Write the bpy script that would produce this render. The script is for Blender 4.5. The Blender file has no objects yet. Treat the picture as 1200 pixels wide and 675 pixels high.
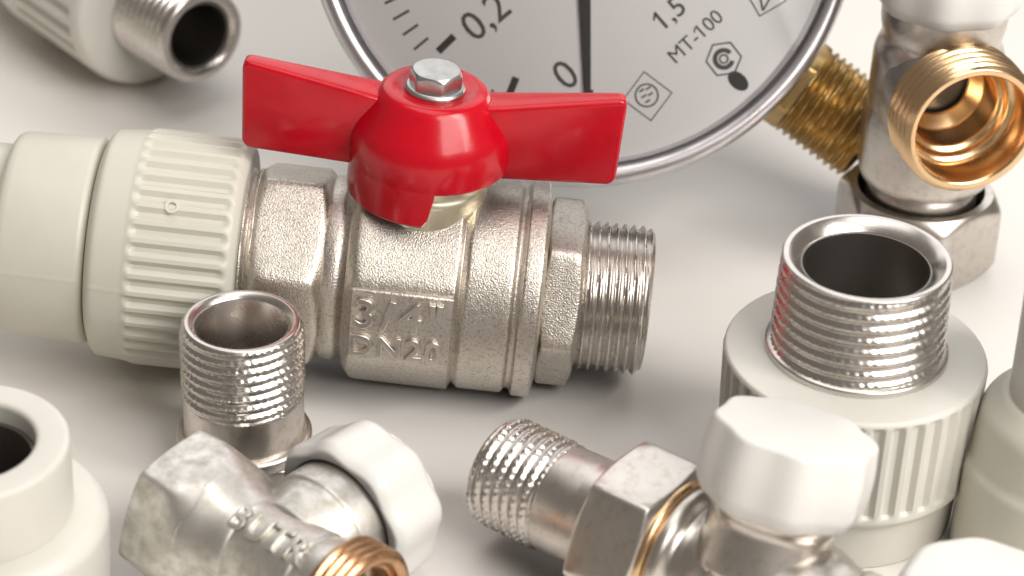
import bpy, bmesh, math, random
from math import pi, sin, cos, radians, sqrt
from mathutils import Vector, Matrix, Euler

MM = 0.001
random.seed(4)
scene = bpy.context.scene
col = scene.collection

# ------------------------------------------------------------------ camera
PITCH = radians(32.0)
ROLL = 0.04
FOC = 3000.0                      # focal length in pixels of a 1200 px wide frame
F = Vector((0, cos(PITCH), -sin(PITCH)))
R0 = Vector((1, 0, 0)); U0 = Vector((0, sin(PITCH), cos(PITCH)))
CR = (R0 * sqrt(1 - ROLL**2) + U0 * ROLL).normalized()
CU = (U0 * sqrt(1 - ROLL**2) - R0 * ROLL).normalized()
CAM = (Vector((0, 0, 18)) - F * 441)
cd = bpy.data.cameras.new('camera')
cam = bpy.data.objects.new('camera', cd); col.objects.link(cam)
cm = Matrix((CR, CU, -F)).transposed().to_4x4(); cm.translation = CAM * MM
cam.matrix_world = cm
cd.sensor_width = 36.0; cd.lens = FOC / 1200 * 36
cd.clip_start = 0.02; cd.clip_end = 20
cd.dof.use_dof = True; cd.dof.focus_distance = 0.425; cd.dof.aperture_fstop = 20
scene.camera = cam

# ------------------------------------------------------------------ world and lamps
w = bpy.data.worlds.new('World'); scene.world = w; w.use_nodes = True
w.node_tree.nodes['Background'].inputs[0].default_value = (1.0, 0.89, 0.78, 1)
w.node_tree.nodes['Background'].inputs[1].default_value = 0.19

def area(name, direction, dist, sx, sy, power, color, target=(0, 0, 15)):
    l = bpy.data.lights.new(name, 'AREA'); l.shape = 'RECTANGLE'; l.size = sx; l.size_y = sy
    l.energy = power; l.color = color
    o = bpy.data.objects.new(name, l); col.objects.link(o)
    d = Vector(direction).normalized()
    o.location = Vector(target) * MM + d * dist
    o.rotation_euler = (-d).to_track_quat('-Z', 'Y').to_euler()
    return o
area('softbox_back', (0.05, 0.80, 0.66), 1.05, 1.50, 0.95, 5.8, (0.985, 0.985, 0.99))
area('softbox_fill_front', (0.457, -0.586, 0.669), 0.95, 0.50, 0.50, 5.4, (1.0, 0.965, 0.93))  # added fill, lifts the dial and the front-facing surfaces
area('softbox_fill_top', (-0.05, -0.05, 1.0), 0.95, 0.80, 0.50, 2.6, (1.0, 0.97, 0.94))  # added overhead fill, softens the light overall
area('softbox_side', (0.66, -0.34, 0.62), 0.60, 0.13, 0.30, 1.6, (1.0, 0.965, 0.92))

scene.view_settings.view_transform = 'Standard'
scene.view_settings.look = 'None'
scene.view_settings.exposure = 0.05
scene.view_settings.gamma = 1.0
scene.view_settings.use_curve_mapping = False
scene.cycles.use_denoising = True
scene.cycles.max_bounces = 10
scene.cycles.transparent_max_bounces = 12
scene.cycles.caustics_reflective = False
scene.cycles.caustics_refractive = False

# ------------------------------------------------------------------ materials
def material(name, base, rough=0.4, metal=0.0, grain=0, grain_h=0.00003, grain_s=0.3,
             var=0.0, var_scale=60, var_col=None, rough_var=0.0, coat=0.0, sss=0.0, spec=0.5,
             lines=0, lines_h=0.00001, speck=None):
    m = bpy.data.materials.new(name); m.use_nodes = True
    nt = m.node_tree; N = nt.nodes; L = nt.links
    b = N['Principled BSDF']
    b.inputs['Base Color'].default_value = (*base, 1)
    b.inputs['Roughness'].default_value = rough
    b.inputs['Metallic'].default_value = metal
    b.inputs['Specular IOR Level'].default_value = spec
    b.inputs['Coat Weight'].default_value = coat
    b.inputs['Coat Roughness'].default_value = 0.08
    if sss:
        b.inputs['Subsurface Weight'].default_value = sss
        b.inputs['Subsurface Radius'].default_value = (1.0, 0.9, 0.7)
        b.inputs['Subsurface Scale'].default_value = 0.0012
    tc = N.new('ShaderNodeTexCoord')
    if var:
        n = N.new('ShaderNodeTexNoise'); n.inputs['Scale'].default_value = var_scale
        n.inputs['Detail'].default_value = 5; n.inputs['Roughness'].default_value = 0.6
        L.new(tc.outputs['Object'], n.inputs['Vector'])
        r = N.new('ShaderNodeMapRange'); r.inputs['From Min'].default_value = 0.35; r.inputs['From Max'].default_value = 0.68
        L.new(n.outputs['Fac'], r.inputs['Value'])
        mx = N.new('ShaderNodeMix'); mx.data_type = 'RGBA'
        mx.inputs[6].default_value = (*base, 1)
        vc = var_col or tuple(c * (1 - var) for c in base)
        mx.inputs[7].default_value = (*vc, 1)
        L.new(r.outputs[0], mx.inputs[0]); L.new(mx.outputs[2], b.inputs['Base Color'])
        if rough_var:
            rr = N.new('ShaderNodeMapRange')
            rr.inputs['To Min'].default_value = rough; rr.inputs['To Max'].default_value = rough + rough_var
            L.new(r.outputs[0], rr.inputs['Value']); L.new(rr.outputs[0], b.inputs['Roughness'])
    if speck:                                   # small dark pits of the casting
        n2 = N.new('ShaderNodeTexNoise'); n2.inputs['Scale'].default_value = speck[0]; n2.inputs['Detail'].default_value = 4
        n2.inputs['Roughness'].default_value = 0.7
        L.new(tc.outputs['Object'], n2.inputs['Vector'])
        r2 = N.new('ShaderNodeMapRange'); r2.inputs['From Min'].default_value = 0.50; r2.inputs['From Max'].default_value = 0.72
        r2.inputs['To Max'].default_value = speck[1]
        L.new(n2.outputs['Fac'], r2.inputs['Value'])
        m2 = N.new('ShaderNodeMix'); m2.data_type = 'RGBA'
        src = b.inputs['Base Color'].links[0].from_socket if b.inputs['Base Color'].links else None
        if src: L.new(src, m2.inputs[6])
        else: m2.inputs[6].default_value = (*base, 1)
        m2.inputs[7].default_value = (*speck[2], 1)
        L.new(r2.outputs[0], m2.inputs[0]); L.new(m2.outputs[2], b.inputs['Base Color'])
    last = None
    if grain:
        g = N.new('ShaderNodeTexNoise'); g.inputs['Scale'].default_value = grain
        g.inputs['Detail'].default_value = 3
        L.new(tc.outputs['Object'], g.inputs['Vector'])
        bp = N.new('ShaderNodeBump'); bp.inputs['Strength'].default_value = grain_s
        bp.inputs['Distance'].default_value = grain_h
        L.new(g.outputs['Fac'], bp.inputs['Height']); last = bp
    if lines:                                   # lathe marks round the part's own axis
        mp = N.new('ShaderNodeMapping'); mp.inputs['Scale'].default_value = (25, 25, lines)
        L.new(tc.outputs['Object'], mp.inputs['Vector'])
        g = N.new('ShaderNodeTexNoise'); g.inputs['Scale'].default_value = 1.0; g.inputs['Detail'].default_value = 2
        L.new(mp.outputs[0], g.inputs['Vector'])
        bp = N.new('ShaderNodeBump'); bp.inputs['Strength'].default_value = 0.4
        bp.inputs['Distance'].default_value = lines_h
        L.new(g.outputs['Fac'], bp.inputs['Height'])
        if last: L.new(last.outputs[0], bp.inputs['Normal'])
        last = bp
    if last: L.new(last.outputs[0], b.inputs['Normal'])
    return m

M_TABLE = material('white_table', (0.81, 0.775, 0.73), 0.42, var=0.03, var_scale=9, spec=0.4, grain=900, grain_h=0.00002, grain_s=0.1)
M_CAST = material('cast_nickel', (0.71, 0.66, 0.595), 0.31, 1, speck=(1900, 0.8, (0.24, 0.19, 0.14)), grain=3600, grain_h=0.00013, grain_s=0.95, var=0.16, var_scale=140, rough_var=0.12)
M_NICK = material('smooth_nickel', (0.70, 0.655, 0.605), 0.28, 1, speck=(700, 0.4, (0.34, 0.28, 0.22)), grain=3000, grain_h=0.00004, grain_s=0.35, var=0.12, var_scale=90, rough_var=0.10)
M_STEEL = material('turned_steel', (0.69, 0.65, 0.61), 0.22, 1, lines=5000, lines_h=0.000012, var=0.12, var_scale=160, rough_var=0.1)
M_BORE = material('dull_bore', (0.26, 0.24, 0.22), 0.42, 1, lines=3000, lines_h=0.00002)  # dark metal; its colour also gives the port's hole its shade
M_ALU = material('dull_zinc', (0.74, 0.725, 0.69), 0.38, 1, grain=900, grain_h=0.00005, grain_s=0.35, var=0.32, var_scale=420, rough_var=0.14, var_col=(0.50, 0.47, 0.41))
M_GOLD = material('bright_brass', (0.82, 0.57, 0.33), 0.19, 1, lines=3500, lines_h=0.000012, var=0.15, var_scale=120, rough_var=0.1)
M_BRASS = material('dull_brass', (0.66, 0.46, 0.20), 0.27, 1, grain=900, grain_h=0.00003, grain_s=0.3, var=0.35, var_scale=180, rough_var=0.15)
M_RUST = material('coppery_brass', (0.62, 0.36, 0.20), 0.25, 1, grain=900, grain_h=0.00003, grain_s=0.3, var=0.4, var_scale=260, rough_var=0.15)
M_RED = material('red_paint', (0.57, 0.0025, 0.014), 0.22, 0, speck=(260, 0.35, (0.33, 0.001, 0.008)), grain=420, grain_h=0.00007, grain_s=0.4, var=0.12, var_scale=80, coat=0.15, spec=0.4)
M_PPR = material('grey_white_plastic', (0.65, 0.63, 0.545), 0.42, 0, grain=1300, grain_h=0.00003, grain_s=0.25, var=0.05, var_scale=70, sss=0.15)
M_PPRC = material('cool_white_plastic', (0.69, 0.67, 0.61), 0.42, 0, grain=1300, grain_h=0.00003, grain_s=0.25, var=0.05, var_scale=70, sss=0.15)
M_KNOB = material('white_knob_plastic', (0.75, 0.735, 0.70), 0.34, 0, grain=700, grain_h=0.00003, grain_s=0.2, var=0.03, var_scale=60, sss=0.15)
M_DIAL = material('dial_white', (0.87, 0.85, 0.82), 0.55, 0, var=0.03, var_scale=40)
M_INK = material('dial_ink', (0.02, 0.018, 0.017), 0.6)
M_INK2 = material('dial_ink_grey', (0.07, 0.066, 0.062), 0.6)
M_BEZEL = material('gauge_bezel', (0.72, 0.69, 0.71), 0.27, 1, grain=500, grain_h=0.00003, grain_s=0.2, var=0.25, var_scale=120, rough_var=0.15)
M_RING = material('pale_lilac_ring', (0.80, 0.765, 0.785), 0.25)
M_CASE = material('gauge_case', (0.06, 0.06, 0.065), 0.4, 0)
M_BOLT = material('zinc_bolt', (0.56, 0.56, 0.55), 0.30, 1, grain=1500, grain_h=0.00004, grain_s=0.3, var=0.2, var_scale=400, rough_var=0.12)
M_BOSS = material('boss_brass', (0.84, 0.77, 0.60), 0.28, 1, grain=900, grain_h=0.00004, grain_s=0.3, var=0.15, var_scale=200, rough_var=0.1)

def pane_material():
    m = bpy.data.materials.new('gauge_glass'); m.use_nodes = True
    nt = m.node_tree; N = nt.nodes; L = nt.links
    N.remove(N['Principled BSDF'])
    t = N.new('ShaderNodeBsdfTransparent'); t.inputs[0].default_value = (0.97, 0.97, 0.975, 1)
    g = N.new('ShaderNodeBsdfGlossy'); g.inputs['Roughness'].default_value = 0.03
    fr = N.new('ShaderNodeFresnel'); fr.inputs[0].default_value = 1.4
    mx = N.new('ShaderNodeMixShader')
    L.new(fr.outputs[0], mx.inputs[0]); L.new(t.outputs[0], mx.inputs[1]); L.new(g.outputs[0], mx.inputs[2])
    L.new(mx.outputs[0], N['Material Output'].inputs[0])
    return m
M_GLASS = pane_material()

# ------------------------------------------------------------------ builders
def link_mesh(name, bm, mat, parent=None, M=None, sharp=32):
    if M is not None: bm.transform(M)
    bmesh.ops.recalc_face_normals(bm, faces=bm.faces)
    me = bpy.data.meshes.new(name)
    for v in bm.verts: v.co *= MM
    bm.to_mesh(me); bm.free()
    for p in me.polygons: p.use_smooth = True
    me.set_sharp_from_angle(angle=radians(sharp))
    me.materials.append(mat)
    o = bpy.data.objects.new(name, me); col.objects.link(o)
    if parent: o.parent = parent
    return o

def thing(name, label, cat, M, group=None):
    o = bpy.data.objects.new(name, None); col.objects.link(o)
    o.empty_display_size = 0.005
    M = M.copy(); M.translation = M.translation * MM
    o.matrix_world = M
    o['label'] = label; o['category'] = cat
    if group: o['group'] = group
    return o

def frame(origin, z, y):
    """axes matrix (mm): local Z along z, local Y as near y as possible"""
    z = Vector(z).normalized(); y = Vector(y); x = y.cross(z).normalized(); y = z.cross(x)
    m = Matrix((x, y, z)).transposed().to_4x4(); m.translation = Vector(origin)
    return m

def fil(pts, rad=0.4, seg=4, closed=True):
    """round the corners of a polyline of (r, z) or (r, z, rad)"""
    n = len(pts); out = []
    for i, p in enumerate(pts):
        rr = p[2] if len(p) > 2 else rad
        if (not closed and i in (0, n - 1)) or rr <= 0:
            out.append((p[0], p[1])); continue
        a = Vector(pts[i - 1][:2]); b = Vector(p[:2]); c = Vector(pts[(i + 1) % n][:2])
        la, lc = (a - b).length, (c - b).length
        if la < 1e-6 or lc < 1e-6: continue
        d = min(rr, la * 0.49, lc * 0.49)
        p0 = b + (a - b) / la * d; p1 = b + (c - b) / lc * d
        for k in range(seg + 1):
            t = k / seg
            q = p0 * (1 - t)**2 + b * 2 * t * (1 - t) + p1 * t * t
            out.append((max(q.x, 0.0), q.y))
    return out

def turned(name, prof, mat, parent=None, n=96, mod=None, M=None, closed=True, sharp=32):
    """surface of revolution about local Z of a closed (r, z[, flag]) outline"""
    bm = bmesh.new(); rows = []
    for p in prof:
        r, z = p[0], p[1]; fl = p[2] if len(p) > 2 else 0
        row = []
        if r < 1e-4:
            v = bm.verts.new((0, 0, z)); row = [v] * n
        else:
            for i in range(n):
                th = 2 * pi * i / n
                q = mod(th, r, z, fl) if mod else r
                row.append(bm.verts.new((q * cos(th), q * sin(th), z)))
        rows.append(row)
    m = len(rows)
    for j in range(m if closed else m - 1):
        a, b = rows[j], rows[(j + 1) % m]
        for i in range(n):
            k = (i + 1) % n
            vs = []
            for v in (a[i], a[k], b[k], b[i]):
                if v not in vs: vs.append(v)
            if len(vs) > 2:
                try: bm.faces.new(vs)
                except ValueError: pass
    return link_mesh(name, bm, mat, parent, M, sharp)

def polyr(th, af2, k, th0, p=60):
    """radius of a soft-cornered regular k-gon; th0 = angle of a flat's normal"""
    s = 0.0
    for i in range(k):
        c = cos(th - th0 - 2 * pi * i / k)
        if c > 0.3: s += (c / af2) ** p
    return s ** (-1 / p)

def cut(o, cutter):
    m = o.modifiers.new('cut', 'BOOLEAN'); m.operation = 'DIFFERENCE'; m.object = cutter; m.solver = 'EXACT'
    bpy.context.view_layer.update()
    me = bpy.data.meshes.new_from_object(o.evaluated_get(bpy.context.evaluated_depsgraph_get()))
    o.modifiers.clear(); o.data = me
    me.set_sharp_from_angle(angle=radians(35))

def nut(name, R, z0, z1, bore, mat, parent, vert_deg=0.0, M=None, ch=1.5, k=6, chlow=None, n=144, soft=60, drop=0.97):
    """chamfered hexagon; vert_deg = angle of one corner; R = corner radius"""
    af2 = R * cos(pi / k); th0 = radians(vert_deg) + pi / k
    cl = ch if chlow is None else chlow
    pr = [(bore, z0)]
    for i in range(9):
        t = i / 8; pr.append((af2 * drop + (R * 1.02 - af2 * drop) * t, z0 + cl * t))
    for i in range(1, 5):
        pr.append((R * 1.03, z0 + cl + (z1 - ch - z0 - cl) * i / 5))
    for i in range(9):
        t = 1 - i / 8; pr.append((af2 * drop + (R * 1.02 - af2 * drop) * t, z1 - ch * t))
    pr.append((bore, z1))
    def mod(th, r, z, fl):
        if r <= bore + 1e-6: return r
        h = polyr(th, af2, k, th0, soft)
        return (r ** -24 + h ** -24) ** (-1 / 24)
    return turned(name, pr, mat, parent, n, mod, M, sharp=40)

def threaded(name, r, z0, z1, pitch, depth, bore, mat, parent, M=None, taper=0.0, n=160, serr=0, serr_d=0.0,
             face=1.0, lead=1.2, bore_z=None, steps=8, start=None):
    """tube with a real helical thread outside from z0 to z1 (free end at z1)"""
    pr = [(bore, z0), (start if start else r - depth, z0)]
    L = z1 - z0; nrow = max(4, int(L / pitch * steps))
    for i in range(nrow + 1):
        pr.append((r, z0 + 0.05 + (L - 0.6) * i / nrow, 1))
    fr = r - depth - 0.25
    ff = fr - min(face, fr - bore - 0.3)
    pr += [(r - depth - 0.1, z1 - 0.25), (fr - 0.05, z1 - 0.04), (fr - 0.2, z1), (ff + 0.15, z1), (ff, z1 - 0.06), (bore + 0.15, z1 - (ff - bore) * 0.8), (bore, z1 - (ff - bore) * 0.8 - 0.25)]
    def mod(th, q, z, fl):
        if not fl: return q
        ph = (z / pitch - th / (2 * pi)) % 1.0
        t = abs(2 * ph - 1)                       # 1 at the crest edges, 0 in the middle
        prof = min(1.0, max(0.0, (t - 0.12) / 0.72))
        e = min(1.0, (z1 - z) / lead, 1.0)
        s = min(1.0, max(0.0, (z - z0) / 0.8))
        rr = r - depth * (1 - prof) - depth * (1 - e) * 0.9 * prof
        rr -= taper * (z - z0)
        if start: rr = rr * s + start * (1 - s)
        if serr:
            g = cos(serr * th + z * 2.2)
            u = 0.62 + 0.5 * sin(3 * th + z * 1.7) * sin(7 * th - z * 0.9) + 0.25 * sin(17 * th + 5 * z)
            rr -= serr_d * max(0.0, g) ** 2 * prof * max(0.0, u)
        return rr
    return turned(name, pr, mat, parent, n, mod, M, sharp=50)

def tube(name, outer, inner, mat, parent, n=96, M=None, rad=0.5, mod=None, sharp=32):
    return turned(name, fil(list(outer) + list(reversed(inner)), rad), mat, parent, n, mod, M, True, sharp)

def solid(name, outer, mat, parent, n=96, M=None, rad=0.5, mod=None, sharp=32):
    pts = [(0.0, outer[0][1], 0)] + list(outer) + [(0.0, outer[-1][1], 0)]
    return turned(name, fil(pts, rad, closed=False), mat, parent, n, mod, M, False, sharp)

def prism(name, poly, t, mat, parent, M=None, bev=0.4, seg=3, flare=None):
    """extruded outline (local XY) of thickness t centred on Z=0"""
    bm = bmesh.new()
    vs = [bm.verts.new((x, y, -t / 2)) for x, y in poly]
    f = bm.faces.new(vs)
    e = bmesh.ops.extrude_face_region(bm, geom=[f])
    bmesh.ops.translate(bm, verts=[v for v in e['geom'] if isinstance(v, bmesh.types.BMVert)], vec=(0, 0, t))
    if bev:
        bmesh.ops.bevel(bm, geom=list(bm.edges), offset=bev, segments=seg, affect='EDGES', profile=0.5)
    if flare:
        for v in bm.verts: v.co.z *= flare(abs(v.co.x))
    return link_mesh(name, bm, mat, parent, M)

def lettering(name, text, size, mat, parent, place, extrude=0.15, bevel=0.0, bold=0.0, spacing=1.0, bend=False, flag=None):
    """built-in font turned into a mesh; place() maps local (x, y, z) mm to the surface"""
    cu = bpy.data.curves.new(name, 'FONT'); cu.body = text; cu.size = size
    cu.align_x = 'CENTER'; cu.align_y = 'CENTER'
    cu.extrude = extrude; cu.bevel_depth = bevel; cu.offset = bold; cu.resolution_u = 3; cu.bevel_resolution = 2
    cu.space_character = spacing
    o = bpy.data.objects.new(name + '_curve', cu); col.objects.link(o)
    dg = bpy.context.evaluated_depsgraph_get()
    me = bpy.data.meshes.new_from_object(o.evaluated_get(dg))
    bm = bmesh.new(); bm.from_mesh(me)
    bpy.data.objects.remove(o); bpy.data.curves.remove(cu); bpy.data.meshes.remove(me)
    bmesh.ops.triangulate(bm, faces=bm.faces)
    if flag is not None:                        # the flag of a figure 1, at a fraction of the text's width
        x0 = min(v.co.x for v in bm.verts); x1 = max(v.co.x for v in bm.verts); yt = max(v.co.y for v in bm.verts)
        fx = x0 + (x1 - x0) * flag
        bm.faces.new([bm.verts.new((fx + a * size, yt + b * size, extrude)) for a, b in ((0.02, 0), (-0.17, -0.15), (-0.17, -0.235), (0.02, -0.10))])
    if bend:
        for i in range(-6, 7):
            bmesh.ops.bisect_plane(bm, geom=bm.verts[:] + bm.edges[:] + bm.faces[:], plane_co=(0, i * size * 0.09, 0), plane_no=(0, 1, 0))
    for v in bm.verts: v.co = Vector(place(v.co.x, v.co.y, v.co.z))
    return link_mesh(name, bm, mat, parent, None, 50)

SEAM = radians(180 - 8)
def seam(th, r, z, fl):
    return r + (0.06 if abs(th - SEAM) < 0.012 and r > 14 else 0)

def ribs(count, depth, zlo, zhi, rmin, duty=0.5, start=None, soft=1.2):
    """modulation: raised flutes between zlo and zhi"""
    def mod(th, r, z, fl):
        if r < rmin: return r
        if abs(th - SEAM) < 0.012: r += 0.06
        e = min(1.0, max(0.0, min(z - zlo, zhi - z) / soft))
        c = cos(count * th)
        s = max(-1.0, min(1.0, c * 2.2))
        return r - depth * (0.5 - 0.5 * s) * e
    return mod

def densify(prof, zlo, zhi, step=0.5):
    out = []
    for i in range(len(prof)):
        a = prof[i]; b = prof[(i + 1) % len(prof)]
        out.append(a)
        n = int(abs(b[1] - a[1]) / step)
        if n > 1 and max(a[1], b[1]) > zlo and min(a[1], b[1]) < zhi:
            for k in range(1, n):
                t = k / n; out.append((a[0] + (b[0] - a[0]) * t, a[1] + (b[1] - a[1]) * t))
    return out

def knob_mod(lobes, amp, rmin, ph=0.0):
    def mod(th, r, z, fl):
        if r < rmin: return r
        c = sin(lobes / 2 * (th + ph))
        k = cos(lobes * (th + ph))
        return r * (1.0 - amp * 0.2 * (sqrt(c * c + 0.02) - 0.14) + amp * 0.9 * k)
    return mod

# ------------------------------------------------------------------ table
bm = bmesh.new()
bmesh.ops.create_grid(bm, x_segments=2, y_segments=2, size=1500)
tab = link_mesh('tabletop', bm, M_TABLE)
tab['kind'] = 'structure'

# ------------------------------------------------------------------ ball valve with red butterfly handle
def ball_valve():
    dl, ps = 0.065, 0.028
    ax = Vector((cos(dl) * cos(ps), -cos(dl) * sin(ps), -sin(dl)))
    root = thing('ball_valve', 'nickel ball valve with red butterfly handle, screwed into a ribbed plastic coupling', 'ball valve',
                 frame((-12.9, 1.1, 18.7), ax, (0, 0, 1)))
    # local: Z along the pipe (right), Y up, X away from the camera; facing angle a above horizontal = 180-a
    # plastic union on the left end
    tube('plastic_socket', [(13, -74), (17.4, -74, 2.6), (17.9, -59.2), (16.6, -58.4)], [(13, -74), (13, -58.4)], M_PPR, root, 336, rad=0.9, mod=seam)
    tube('plastic_pipe', [(11, -112), (15.0, -112), (15.0, -73.5)], [(11, -112), (11, -73.5)], M_PPR, root, 96)
    pr = fil([(12.5, -58.3), (17.0, -58.3, .3), (19.5, -57.2, .9), (20.0, -51.6, .4), (20.4, -50.4, .4), (20.3, -34.6, 1.2), (18.6, -33.2, .6), (17.0, -33.2), (12.5, -33.2)], 0.5)
    turned('ribbed_collar', densify(pr, -54, -33, 0.45), M_PPR, root, 336, ribs(42, 0.75, -51.2, -34.4, 18.0))
    a0 = radians(180 - 52)
    ring = tube('mould_mark', [(0.9, 0), (1.25, 0.25), (1.25, 0.5)], [(0.7, 0), (0.7, 0.5)], M_PPR, root, 24,
                M=frame((19.95 * cos(a0), 19.95 * sin(a0), -44.5), (cos(a0), sin(a0), 0), (0, 0, 1)), rad=0.15)
    threaded('insert_thread', 15.6, -34.0, -29.5, 1.6, 0.9, 9, M_CAST, root, n=96)
    nut('union_nut', 18.3, -31.6, -18.8, 9, M_CAST, root, 180 - 80.4, ch=1.7)
    # body
    tube('shoulder', [(9, -19.2), (15.6, -19.2), (16.0, -17.6), (16.0, -16.4), (14.9, -15.2), (14.9, -13.6)], [(9, -19.2), (9, -13.6)], M_CAST, root, 112, rad=0.6)
    th0 = radians(180 - 48.5)
    def bodymod(th, r, z, fl):
        if r < 13: return r
        t = min(1, max(0, (4.6 - z) / 0.9))
        o = polyr(th, 18.35, 8, th0, 80)
        oo = (r ** -24 + o ** -24) ** (-1 / 24)
        return oo * t + r * (1 - t)
    pr = fil([(9, -15.0), (16.6, -15.0, .5), (19.3, -13.2, 1.0), (19.6, 3.4, .3), (17.4, 4.2, .3), (18.4, 5.3, .4), (18.4, 12.8, .5), (17.4, 13.4, .3), (17.6, 14.2, .3), (18.7, 14.6, .4), (18.7, 17.6, .5), (16.2, 18.2, .3), (9, 18.2)], 0.5)
    turned('body', densify(pr, -16, 19, 0.6), M_CAST, root, 192, bodymod, sharp=40)
    # raised pad with the size lettering (normal 3.5 degrees above horizontal towards the viewer)
    def pad_frame(a, d, z):
        t = radians(180 - a)
        # columns: x along the pipe, y up the pad, z outward
        zc = Vector((cos(t), sin(t), 0)); xc = Vector((0, 0, 1)); yc = zc.cross(xc)
        m = Matrix((xc, yc, zc)).transposed().to_4x4(); m.translation = zc * d + xc * z
        return m
    pm = pad_frame(3.5, 18.35, -5.0)
    prism('size_pad', [(-8.6, -6.6), (8.6, -6.6), (8.6, 6.6), (-8.6, 6.6)], 1.3, M_CAST, root, pm, bev=0.5)
    lettering('size_lettering', '3/4"', 7.4, M_NICK, root, lambda x, y, z: pm @ Vector((x - 0.4, y + 2.2, z + 1.05)), 0.35, 0.24, 0.0, 1.25)
    lettering('nominal_lettering', 'DN20', 5.4, M_NICK, root, lambda x, y, z: pm @ Vector((x * 1.05 - 0.6, y - 3.9, z + 0.9)), 0.2, 0.2, 0.0, 1.15)
    # right end
    nut('end_hex', 16.7, 17.9, 24.6, 9, M_CAST, root, 180 - 55.3, ch=0.9, soft=70)
    threaded('male_thread', 12.9, 24.0, 36.4, 1.55, 0.78, 10.2, M_STEEL, root, n=144, lead=1.0)
    # bonnet and stem, along local Y
    HT = Matrix.Translation((0, 0, -3.2)) @ Matrix.Rotation(-0.008, 4, 'X')
    up = HT @ frame((0, 0, 0), (0, 1, 0), (0, 0, 1))
    tube('bonnet', [(3, 10), (10.4, 10), (10.2, 19.6), (9.6, 20.6), (9.4, 23.8), (8.4, 25.6)], [(3, 10), (3, 25.6)], M_BOSS, root, 72, up @ Matrix.Translation((0, 0, 0)), rad=0.8)
    # handle
    def hubmod(th, r, z, fl):
        return r
    hub = tube('handle', [(13.0, 23.6), (13.5, 24.0), (13.6, 29.2, 2.6), (9.2, 36.0), (8.4, 36.8), (7.2, 37.1), (5.9, 36.6), (3.2, 36.5)],
               [(11.6, 23.6), (11.6, 28.5), (3.2, 34)], M_RED, root, 128, up, rad=0.9)
    # the stop skirt: an arc of the wall that hangs lower at the front left
    bm = bmesh.new(); A0, A1, NS = radians(-8), radians(88), 26
    rows = []
    for i in range(NS + 1):
        a = A0 + (A1 - A0) * i / NS
        e = min(1, (i) / 1.5, (NS - i) / 1.5)
        lo = 23.9 - 6.4 * min(1, 0.15 + e)
        # angle a: 0 = towards viewer, +90 = left end of the pipe (local -Z)
        dx, dz = -cos(a), -sin(a)
        rows.append([bm.verts.new((dx * q, y, dz * q)) for q, y in ((13.5, 25.5), (13.5, lo + .5), (13.1, lo), (12.0, lo), (11.7, lo + .5), (11.7, 25.5))])
    for i in range(NS):
        for k in range(6):
            bm.faces.new((rows[i][k], rows[i][(k + 1) % 6], rows[i + 1][(k + 1) % 6], rows[i + 1][k]))
    bm.faces.new(rows[0]); bm.faces.new(rows[-1])
    link_mesh('stop_skirt', bm, M_RED, hub, HT)
    for sgn in (-1, 1):
        poly = [(10.2 * sgn, 22.2), (30.4 * sgn, 22.6), (31.4 * sgn, 23.5), (31.8 * sgn, 38.0), (31.0 * sgn, 38.9), (13.0 * sgn, 36.2), (8.5 * sgn, 35.6), (8.5 * sgn, 27)]
        # wing plane: local Z-Y plane of the valve
        m = HT @ Matrix(((0, 0, 1, 0), (0, 1, 0, 0), (1, 0, 0, 0), (0, 0, 0, 1)))
        prism('wing', poly, 3.3, M_RED, hub, m, bev=0.75, seg=4, flare=lambda x: 1 + max(0.0, 31 - x) * 0.05)
    solid('washer', [(5.0, 36.2), (5.1, 37.0), (4.6, 37.5)], M_BOLT, hub, 48, up, rad=0.2)
    nut('bolt', 4.6, 37.3, 40.2, 0.01, M_BOLT, hub, 20, up, ch=0.7, chlow=0.15, n=96)
    return root
ball_valve()

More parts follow.
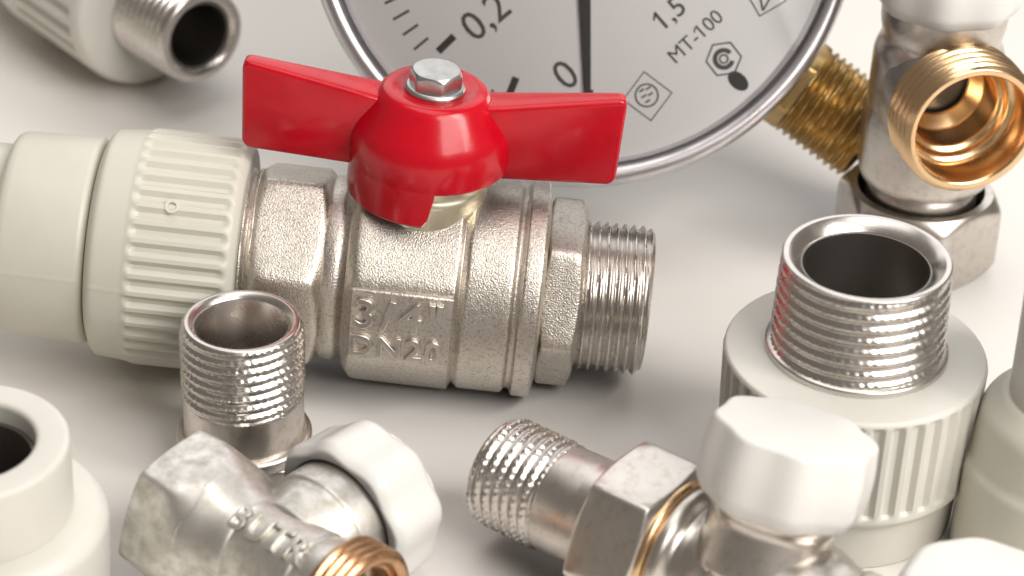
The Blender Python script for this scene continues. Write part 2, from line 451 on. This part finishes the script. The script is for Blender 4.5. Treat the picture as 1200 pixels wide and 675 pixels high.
# ------------------------------------------------------------------ pressure gauge
def gauge():
    c = Vector((10.2, 60.9, 62.6))
    root = thing('pressure_gauge', 'round pressure gauge with white dial and chrome rim leaning behind the red handle', 'pressure gauge',
                 frame(c, -F, CU))
    tube('case', [(3, -34), (40, -34), (47.5, -30), (48.5, -6), (48.5, -4.8)], [(3, -34), (3, -4.8)], M_CASE, root, 128, rad=1)
    tube('bezel', [(46.6, -9), (49.8, -9), (51.0, -7.5), (51.0, -2.2), (50.4, -.6), (49.2, 0), (48.0, -.3), (47.4, -1.2)], [(46.6, -9), (46.6, -4.2), (46.95, -2.0)], M_BEZEL, root, 192, rad=0.7)
    tube('dial_ring', [(46.1, -3.4), (46.9, -1.9)], [(46.1, -4.0), (46.9, -4.0)], M_RING, root, 192, rad=0.1)
    dial = solid('dial', [(46.3, -4.2), (46.3, -3.6)], M_DIAL, root, 160, rad=0.1)
    zt = -3.57
    def flat(name, quads, mat, t=0.05):
        bm = bmesh.new()
        for q in quads:
            a = [bm.verts.new((x, y, zt)) for x, y in q]; b = [bm.verts.new((x, y, zt + t)) for x, y in q]
            n = len(q); bm.faces.new(b)
            for i in range(n): bm.faces.new((a[i], a[(i + 1) % n], b[(i + 1) % n], b[i]))
        return link_mesh(name, bm, mat, dial)
    def bar(r0, r1, ang, wd):
        d = Vector((cos(ang), sin(ang))); p = Vector((-d.y, d.x)) * wd / 2
        return [tuple(d * r0 - p), tuple(d * r1 - p), tuple(d * r1 + p), tuple(d * r0 + p)]
    for i in range(0, 56):
        ang = radians(272.3 - 4.8 * i)
        if i % 5 == 0: flat('scale_mark', [bar(33.1, 37.2, ang, 1.35)], M_INK)
        else: flat('scale_mark', [bar(36.9, 40.3, ang, 0.5)], M_INK2)
    P = lambda px, py: ((px - 683) / 6.4, (-108 - py) / 6.4)
    def put(text, px, py, size, rot, mat, bold=0.0, sp=1.0, sx=1.0, flag=None):
        x0, y0 = P(px, py); cr, sr = cos(radians(rot)), sin(radians(rot))
        lettering('dial_lettering', text, size, mat, dial,
                  lambda x, y, z: (x0 + cr * x * sx - sr * y, y0 + sr * x * sx + cr * y, zt + 0.03 + z), 0.03, 0, bold, sp, False, flag)
    put('0,2', 569, 18, 8.0, 40, M_INK2, 0.02, 1.0, 0.95)
    put('0', 664, 87, 8.0, 40, M_INK2, 0.0, 1.0, 0.95)
    put('1,5', 786, 14, 5.4, 41, M_INK2, 0.02, flag=0.03)
    put('MT-100', 817, 41, 3.9, 43, M_INK2, 0.0, flag=0.575)
    def outline(px, py, rad, k, rot, wd, asp=1.0):
        x0, y0 = P(px, py); q = []
        for i in range(k):
            a0 = radians(rot) + 2 * pi * i / k; a1 = radians(rot) + 2 * pi * (i + 1) / k
            q.append([(x0 + rr * cos(a), y0 + rr * sin(a) * asp) for rr, a in ((rad, a0), (rad, a1), (rad - wd, a1), (rad - wd, a0))])
        return q
    flat('approval_mark', outline(850, 67, 3.45, 6, 8, 0.34), M_INK2)
    flat('approval_mark', outline(850, 67, 2.05, 20, 42, 0.85)[:17], M_INK2)
    flat('approval_mark', outline(850, 67, 0.95, 12, 0, 0.35), M_INK2)
    flat('approval_mark', outline(760, 111, 4.7, 4, 8, 0.3), M_INK2)
    flat('approval_mark', outline(759, 110, 2.25, 20, 0, 0.32), M_INK2)
    x0, y0 = P(759, 110)
    flat('approval_mark', [[(x0 + a, y0 + b), (x0 + a + .9, y0 + b + .55), (x0 + a + .75, y0 + b + .85), (x0 + a - .15, y0 + b + .3)] for a, b in ((-1.3, .5), (-.1, .9), (-.9, -.6), (.3, -.2), (-.2, -1.5))], M_INK2)
    x0, y0 = P(900, -4)
    flat('approval_mark', outline(899, -8, 4.1, 4, 75, 0.34), M_INK2)
    flat('approval_mark', [[(x0 - 1.6, y0 + 2), (x0 - 1.2, y0 + 2), (x0 - .4, y0 - 2.2), (x0 - .8, y0 - 2.2)], [(x0 + 1.6, y0 + 2), (x0 + 1.9, y0 + 1.8), (x0 - .4, y0 - 2.2), (x0 - .8, y0 - 2.2)]], M_INK2)
    x0, y0 = P(867, 93); hole = []
    for i in range(24):
        a = 2 * pi * i / 24; u, v = 2.2 * cos(a), 1.45 * sin(a); g = radians(-42)
        hole.append((x0 + u * cos(g) - v * sin(g), y0 + u * sin(g) + v * cos(g)))
    flat('dial_slot', [hole], M_INK)
    # needle and its pivot
    ang = radians(271.7); d = Vector((cos(ang), sin(ang))); p = Vector((-d.y, d.x))
    pts = [d * -12 - p * 1.5, d * 8 - p * 1.25, d * 33 - p * 0.55, d * 36.5, d * 33 + p * 0.55, d * 8 + p * 1.25, d * -12 + p * 1.5]
    prism('needle', [tuple(q) for q in pts], 0.35, M_INK, root, Matrix.Translation((0, 0, -2.7)), bev=0.08, seg=1)
    solid('pivot', [(3.2, -3.6), (3.2, -2.2), (2.6, -2.0)], M_INK, root, 40, rad=0.2)
    solid('glass', [(47.1, -1.75), (47.1, -1.35)], M_GLASS, root, 128, rad=0.1)
    # radial brass stem, down to the right
    a = radians(-36.5); sd = Vector((cos(a), sin(a), 0))
    sm = frame(Vector((0, 0, -20)), sd, (0, 0, 1))
    st = nut('stem_square', 9.6, 46, 53.5, 0.01, M_BRASS, root, 12, sm, k=6, ch=0.6)
    threaded('stem_thread', 9.4, 53, 69, 1.6, 0.9, 3, M_BRASS, root, sm, n=120)
    return root
gauge()

# ------------------------------------------------------------------ upright plastic adapter with steel thread
def upright(o):
    m = Matrix.Identity(4); m.translation = Vector(o); return m
def male_adapter():
    root = thing('male_adapter', 'upright ribbed white plastic adapter with wide steel male thread beside the white knob', 'pipe adapter', upright((55.0, -32.9, 0)))
    pr = fil([(9, 0), (18.6, 0), (19.0, 8.6, .8), (20.6, 9.8, .8), (21.0, 28.9, .4), (20.6, 29.6, .3), (13.2, 30.2, .6), (9, 30.2)], 0.6)
    turned('plastic_body', densify(pr, 8, 30, 0.5), M_PPRC, root, 320, ribs(40, 0.8, 11.0, 28.9, 19.6, soft=0.7))
    tube('insert_flange', [(9, 29.5), (14.6, 29.5), (14.6, 31.0), (13.6, 31.5)], [(9, 29.5), (9, 31.6)], M_STEEL, root, 96, rad=.3)
    threaded('steel_thread', 14.0, 31.3, 47.0, 2.0, 0.66, 10.2, M_STEEL, root, taper=0.04, n=240, serr=60, serr_d=0.24, face=0.9, lead=2.4)
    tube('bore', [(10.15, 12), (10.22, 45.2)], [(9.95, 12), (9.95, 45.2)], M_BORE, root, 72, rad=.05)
male_adapter()

def nipple():
    root = thing('threaded_nipple', 'small upright steel nipple with threaded neck in front of the ribbed coupling', 'pipe nipple', upright((-43.2, -29.0, 0)))
    nut('hex_base', 11.2, 0, 4.6, 7.6, M_NICK, root, 75, ch=.7)
    tube('flange', [(7.6, 4.2), (10.6, 4.2), (11.2, 4.9), (11.2, 6.4), (10.5, 7.0)], [(7.6, 4.2), (7.6, 7.0)], M_NICK, root, 96, rad=.4)
    tube('neck', [(7.6, 6.2), (9.9, 6.2), (9.9, 14.2)], [(7.6, 6.2), (7.6, 14.2)], M_NICK, root, 96, rad=.3)
    threaded('steel_thread', 10.15, 14.0, 28.0, 1.75, 0.65, 7.55, M_STEEL, root, n=240, serr=48, serr_d=0.26, face=0.8, lead=2.2, start=9.9)
nipple()

# ------------------------------------------------------------------ plain plastic couplings at the edges
def coupling_near():
    root = thing('plastic_coupling', 'smooth white plastic coupling with open socket, cut off by the left edge below', 'pipe coupling', upright((-78.9, -70.2, 0)))
    tube('socket', [(10.0, 19.2), (15.0, 19.2), (15.1, 32)], [(10.2, 10), (10.2, 26), (10.0, 32)], M_PPRC, root, 112, rad=1.0)
    tube('base_body', [(9.6, 0), (19.6, 0), (20.2, 18.0, 1.4), (18.6, 19.6, .8), (15.6, 20.0)], [(9.6, 0), (9.6, 20.0)], M_PPRC, root, 112, rad=.8)
    tube('bore', [(10.1, 2), (10.12, 28.5)], [(9.4, 2), (9.4, 28.5)], M_BORE, root, 72, rad=.05)
coupling_near()
def coupling_right():
    root = thing('plastic_coupling', 'smooth grey white plastic coupling cut off by the right edge', 'pipe coupling', upright((88.6, -44.4, 0)))
    tube('socket', [(8.2, 29), (10.8, 29), (10.9, 52)], [(8.2, 29), (8.2, 52)], M_PPRC, root, 96, rad=.8)
    tube('base_body', [(8, 0), (16.4, 0), (16.4, 17.5, .8), (15.6, 19.0), (14.6, 27.0, 1.5), (11.6, 30.2), (10, 30.2)], [(8, 0), (8, 30.2)], M_PPR, root, 112, rad=.8)
coupling_right()

# ------------------------------------------------------------------ scalloped knob
def knob(parent, M, r=12.4, h=13.0, lobes=8, ph=0.0, mat=None, amp=0.03):
    pr = fil([(4, 0.0), (r * .80, 0), (r * .80, -2.0, .6), (r * .93, -2.0, .6), (r * 1.02, 0.2, .8), (r * 1.04, 4.5, 2), (r * .985, h - 0.35, .5), (r * .95, h + .1, .4), (0, h + 0.3, 0), (0, 0.0, 0)], 0.5, closed=False)
    return turned('knob', pr, mat or M_KNOB, parent, 192, knob_mod(lobes, amp, r * .3, ph), M, False, 40)

# ------------------------------------------------------------------ radiator valve, front centre
def radiator_valve():
    ps = radians(36)
    ax = Vector((cos(ps), -sin(ps), 0))
    root = thing('radiator_valve', 'nickel radiator valve with upright white knob and threaded tailpiece in the foreground', 'radiator valve',
                 frame((21.9, -62.4, 12.8), ax, (0, 0, 1)))
    # local X points away from the camera, Y up, Z towards lower right
    rev = frame((0, 0, 0), (0, 0, -1), (0, 1, 0))
    threaded('tail_thread', 9.1, 16.0, 28.4, 1.75, 0.6, 6.8, M_STEEL, root, rev, n=200, serr=40, serr_d=0.36, lead=1.6, start=8.6)
    tube('tailpiece', [(6, -16.2), (8.7, -16.2), (8.9, -9.5), (9.4, -6.0), (9.4, -4)], [(6, -16.2), (6, -4)], M_NICK, root, 96, rad=.6)
    nut('union_nut', 14.4, -6.2, 5.4, 8, M_NICK, root, 60 + 2, ch=.9, soft=90)
    tube('brass_ring', [(8, 5.0), (12.0, 5.0), (12.2, 5.6), (11.8, 6.3)], [(8, 5.0), (8, 6.6)], M_GOLD, root, 96, rad=.3)
    tube('body', [(6, 6.2), (11.4, 6.2), (11.6, 8.2), (9.6, 9.6), (9.9, 13), (11.0, 16), (11.0, 30), (9.6, 33), (9.4, 37)], [(6, 6.2), (6, 37)], M_NICK, root, 112, rad=1.8)
    nut('outlet_hex', 11.6, 35.5, 46, 7, M_NICK, root, 20, ch=1.2)
    # knob axis: up, leaning away from the camera about the pipe axis
    lean = radians(17)
    up = Vector((sin(lean), cos(lean), 0))
    base = Vector((0, 0, 19.6))
    km = frame(base, up, (0, 0, 1))
    tube('neck', [(3, 4), (11.0, 4), (9.8, 9.5), (9.2, 12.5), (10.6, 14.0), (10.4, 16.0), (3, 16.2)], [(3, 4), (3, 16)], M_NICK, root, 96, km, rad=1.2)
    knob(root, km @ Matrix.Translation((0, 0, 16.5)), 12.2, 10.0, 8, radians(10), amp=0.034)
    def wrap(x, y, z):
        a = radians(180 - 38) - y / 11.0
        rr = 11.0 + z
        return (rr * cos(a), rr * sin(a), 19 + x)
    lettering('lettering', '7 A', 4.6, M_NICK, root, wrap, 0.3, 0.14, 0.0, 1.1, True)
radiator_valve()

# ------------------------------------------------------------------ grey angle valve, lower left
def angle_valve():
    ps = radians(38)
    ax = Vector((cos(ps), -sin(ps), 0))
    root = thing('angle_valve', 'dull grey metal angle valve with hexagon end and white knob lying in the lower left', 'angle valve',
                 frame((-33.0, -70.9, 11.7), ax, (0, 0, 1)))
    nut('hex_end', 13.3, -22.3, -11.5, 7, M_ALU, root, 126, ch=5.5, chlow=.7, soft=90, drop=.955)
    tube('hex_taper', [(6, -12.6), (11.3, -12.6), (11.0, -11.4), (9.5, -8.4), (8.36, -4.4)], [(6, -12.6), (6, -5)], M_ALU, root, 112, rad=2)
    tube('body', [(6, -9), (8.3, -9), (8.2, 6.6), (7.7, 7.2), (8.3, 8.4), (8.8, 12)], [(6, -9), (6, 12)], M_ALU, root, 112, rad=.8)
    threaded('brass_thread', 10.2, 11.6, 17.6, 1.5, 0.6, 7.6, M_RUST, root, n=128, lead=1.2)
    tube('bore', [(7.5, 6), (7.58, 16)], [(6.9, 6), (6.9, 16)], M_RUST, root, 64, rad=.05)
    # side branch to the knob, horizontal, away to the upper right
    bd = Vector((1, 0.0, 0)).normalized()
    bmx = frame((0, 0, -1), bd, (0, 1, 0))
    tube('branch', [(3, 2), (8.4, 2), (9.2, 6), (9.7, 8.6), (10.1, 9.2), (10.1, 17.5)], [(3, 2), (3, 17.5)], M_ALU, root, 112, bmx, rad=1)
    r = 12.6
    pr = fil([(8.0, 17.0), (r * .808, 17.0), (r * .82, 13.6, .5), (r * .95, 13.4, .5), (r * 1.03, 15.0, 1), (r * 1.0, 23.5, 1.2), (r * .88, 25, .8), (0, 25.4, 0), (0, 17.0, 0)], 0.5, closed=False)
    turned('knob', pr, M_KNOB, root, 192, knob_mod(8, 0.036, r * .9, .2), bmx, False, 40)
    def wrap(x, y, z):
        a = radians(180 - 68) - y / 8.3
        rr = 8.25 + z
        return (rr * cos(a), rr * sin(a), 0.4 + x)
    lettering('lettering', 'BUTR', 5.8, M_ALU, root, wrap, 0.45, 0.2, 0.0, 1.05, True)
angle_valve()

# ------------------------------------------------------------------ upright valve with brass port, top right
def port_valve():
    root = thing('angle_valve', 'upright nickel angle valve with wide open brass port facing the viewer, behind the adapter', 'angle valve', upright((76.1, 46.1, 0)))
    nut('union_nut', 16.2, 0, 15.5, 12.0, M_NICK, root, 40, ch=2.6, soft=34)
    tube('collar', [(6, 4), (10.2, 4), (10.4, 13.5), (10.4, 15.8), (9.2, 17.8), (8.8, 19)], [(6, 4), (6, 19)], M_NICK, root, 96, rad=.9)
    hc = nut('hex_collar', 13.4, 18.5, 33, 6, M_NICK, root, 22, ch=2.5, k=8)
    bd = tube('body', [(6, 30), (11.6, 30), (12.0, 36), (12.0, 44), (10.6, 47), (11.4, 50), (11.4, 55)], [(6, 30), (6, 55)], M_NICK, root, 112, rad=1.5)
    ya = radians(14)
    pm = frame((0, 0, 37.5), (sin(ya), -cos(ya), 0), (0, 0, 1))
    cutter = solid('cutter', [(10.9, -7.0), (10.9, 30)], M_GOLD, root, 64, pm, rad=0)
    cut(hc, cutter); cut(bd, cutter)
    bpy.data.objects.remove(cutter)
    tube('port_neck', [(10.7, 4), (12.6, 4), (11.8, 10.5)], [(10.7, 4), (10.7, 10.5)], M_NICK, root, 96, pm, rad=.3)
    threaded('brass_port', 13.0, 10.0, 19.0, 1.9, 0.8, 10.6, M_GOLD, root, pm, n=160, lead=1.2, face=1.0)
    tube('port_seat', [(5.4, 1), (10.85, 1), (10.85, 12.0)], [(5.4, 1), (5.4, 2.4), (7.8, 4.4), (8.2, 9.6), (9.2, 10.2), (9.4, 11.4), (10.3, 12.0)], M_GOLD, root, 96, pm, rad=.4)
    solid('port_dark_plug', [(5.8, -6), (5.8, 1.2)], M_BORE, root, 48, pm, rad=.2)  # solid dark plug; the shade of a deep hole is put into its colour
    km = Matrix.Translation((0, 0, 55.5))
    knob(root, km, 13.2, 12.0, 8, .2)
port_valve()

# ------------------------------------------------------------------ plastic adapter lying top left
def lying_adapter():
    ps = radians(48)
    ax = Vector((cos(ps), -sin(ps), 0))
    root = thing('male_adapter', 'white plastic adapter lying at the top left with its steel thread pointing right', 'pipe adapter',
                 frame((-77.0, 104.5, 18.0), ax, (0, 0, 1)))
    pr = fil([(8, -34), (17.2, -34, .8), (17.8, -3.5, .6), (17.8, -1.5, .8), (17.2, .4, 1.0), (14, 1.2, .8), (10.6, 1.4), (8, 1.4)], 0.6)
    turned('plastic_body', densify(pr, -32, -1, .6), M_PPRC, root, 288, ribs(26, 1.3, -28, -3.2, 16.0))
    tube('plastic_tail', [(8, -60), (14, -60), (14, -33)], [(8, -60), (8, -33)], M_PPRC, root, 96)
    threaded('steel_thread', 10.6, 1.2, 18.5, 1.85, 0.75, 7.2, M_STEEL, root, taper=0.03, n=160, lead=2.0, face=1.6)
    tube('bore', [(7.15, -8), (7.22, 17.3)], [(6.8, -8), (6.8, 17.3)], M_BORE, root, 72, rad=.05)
lying_adapter()

# ------------------------------------------------------------------ white cap at the lower right edge
def cap():
    root = thing('valve_cap', 'white scalloped plastic cap cut off by the bottom edge at the right corner', 'plastic cap', upright((68, -88, 0)))
    pr = fil([(8, 0), (11.5, 0), (12.2, 6, 1), (12.0, 25, 1.2), (10.6, 27.2, 1.2), (0, 27.8, 0), (0, 24, 0), (8, 24)], .6, closed=True)
    turned('cap_shell', pr, M_KNOB, root, 160, knob_mod(8, .02, 9, .1), None, True, 40)
cap()
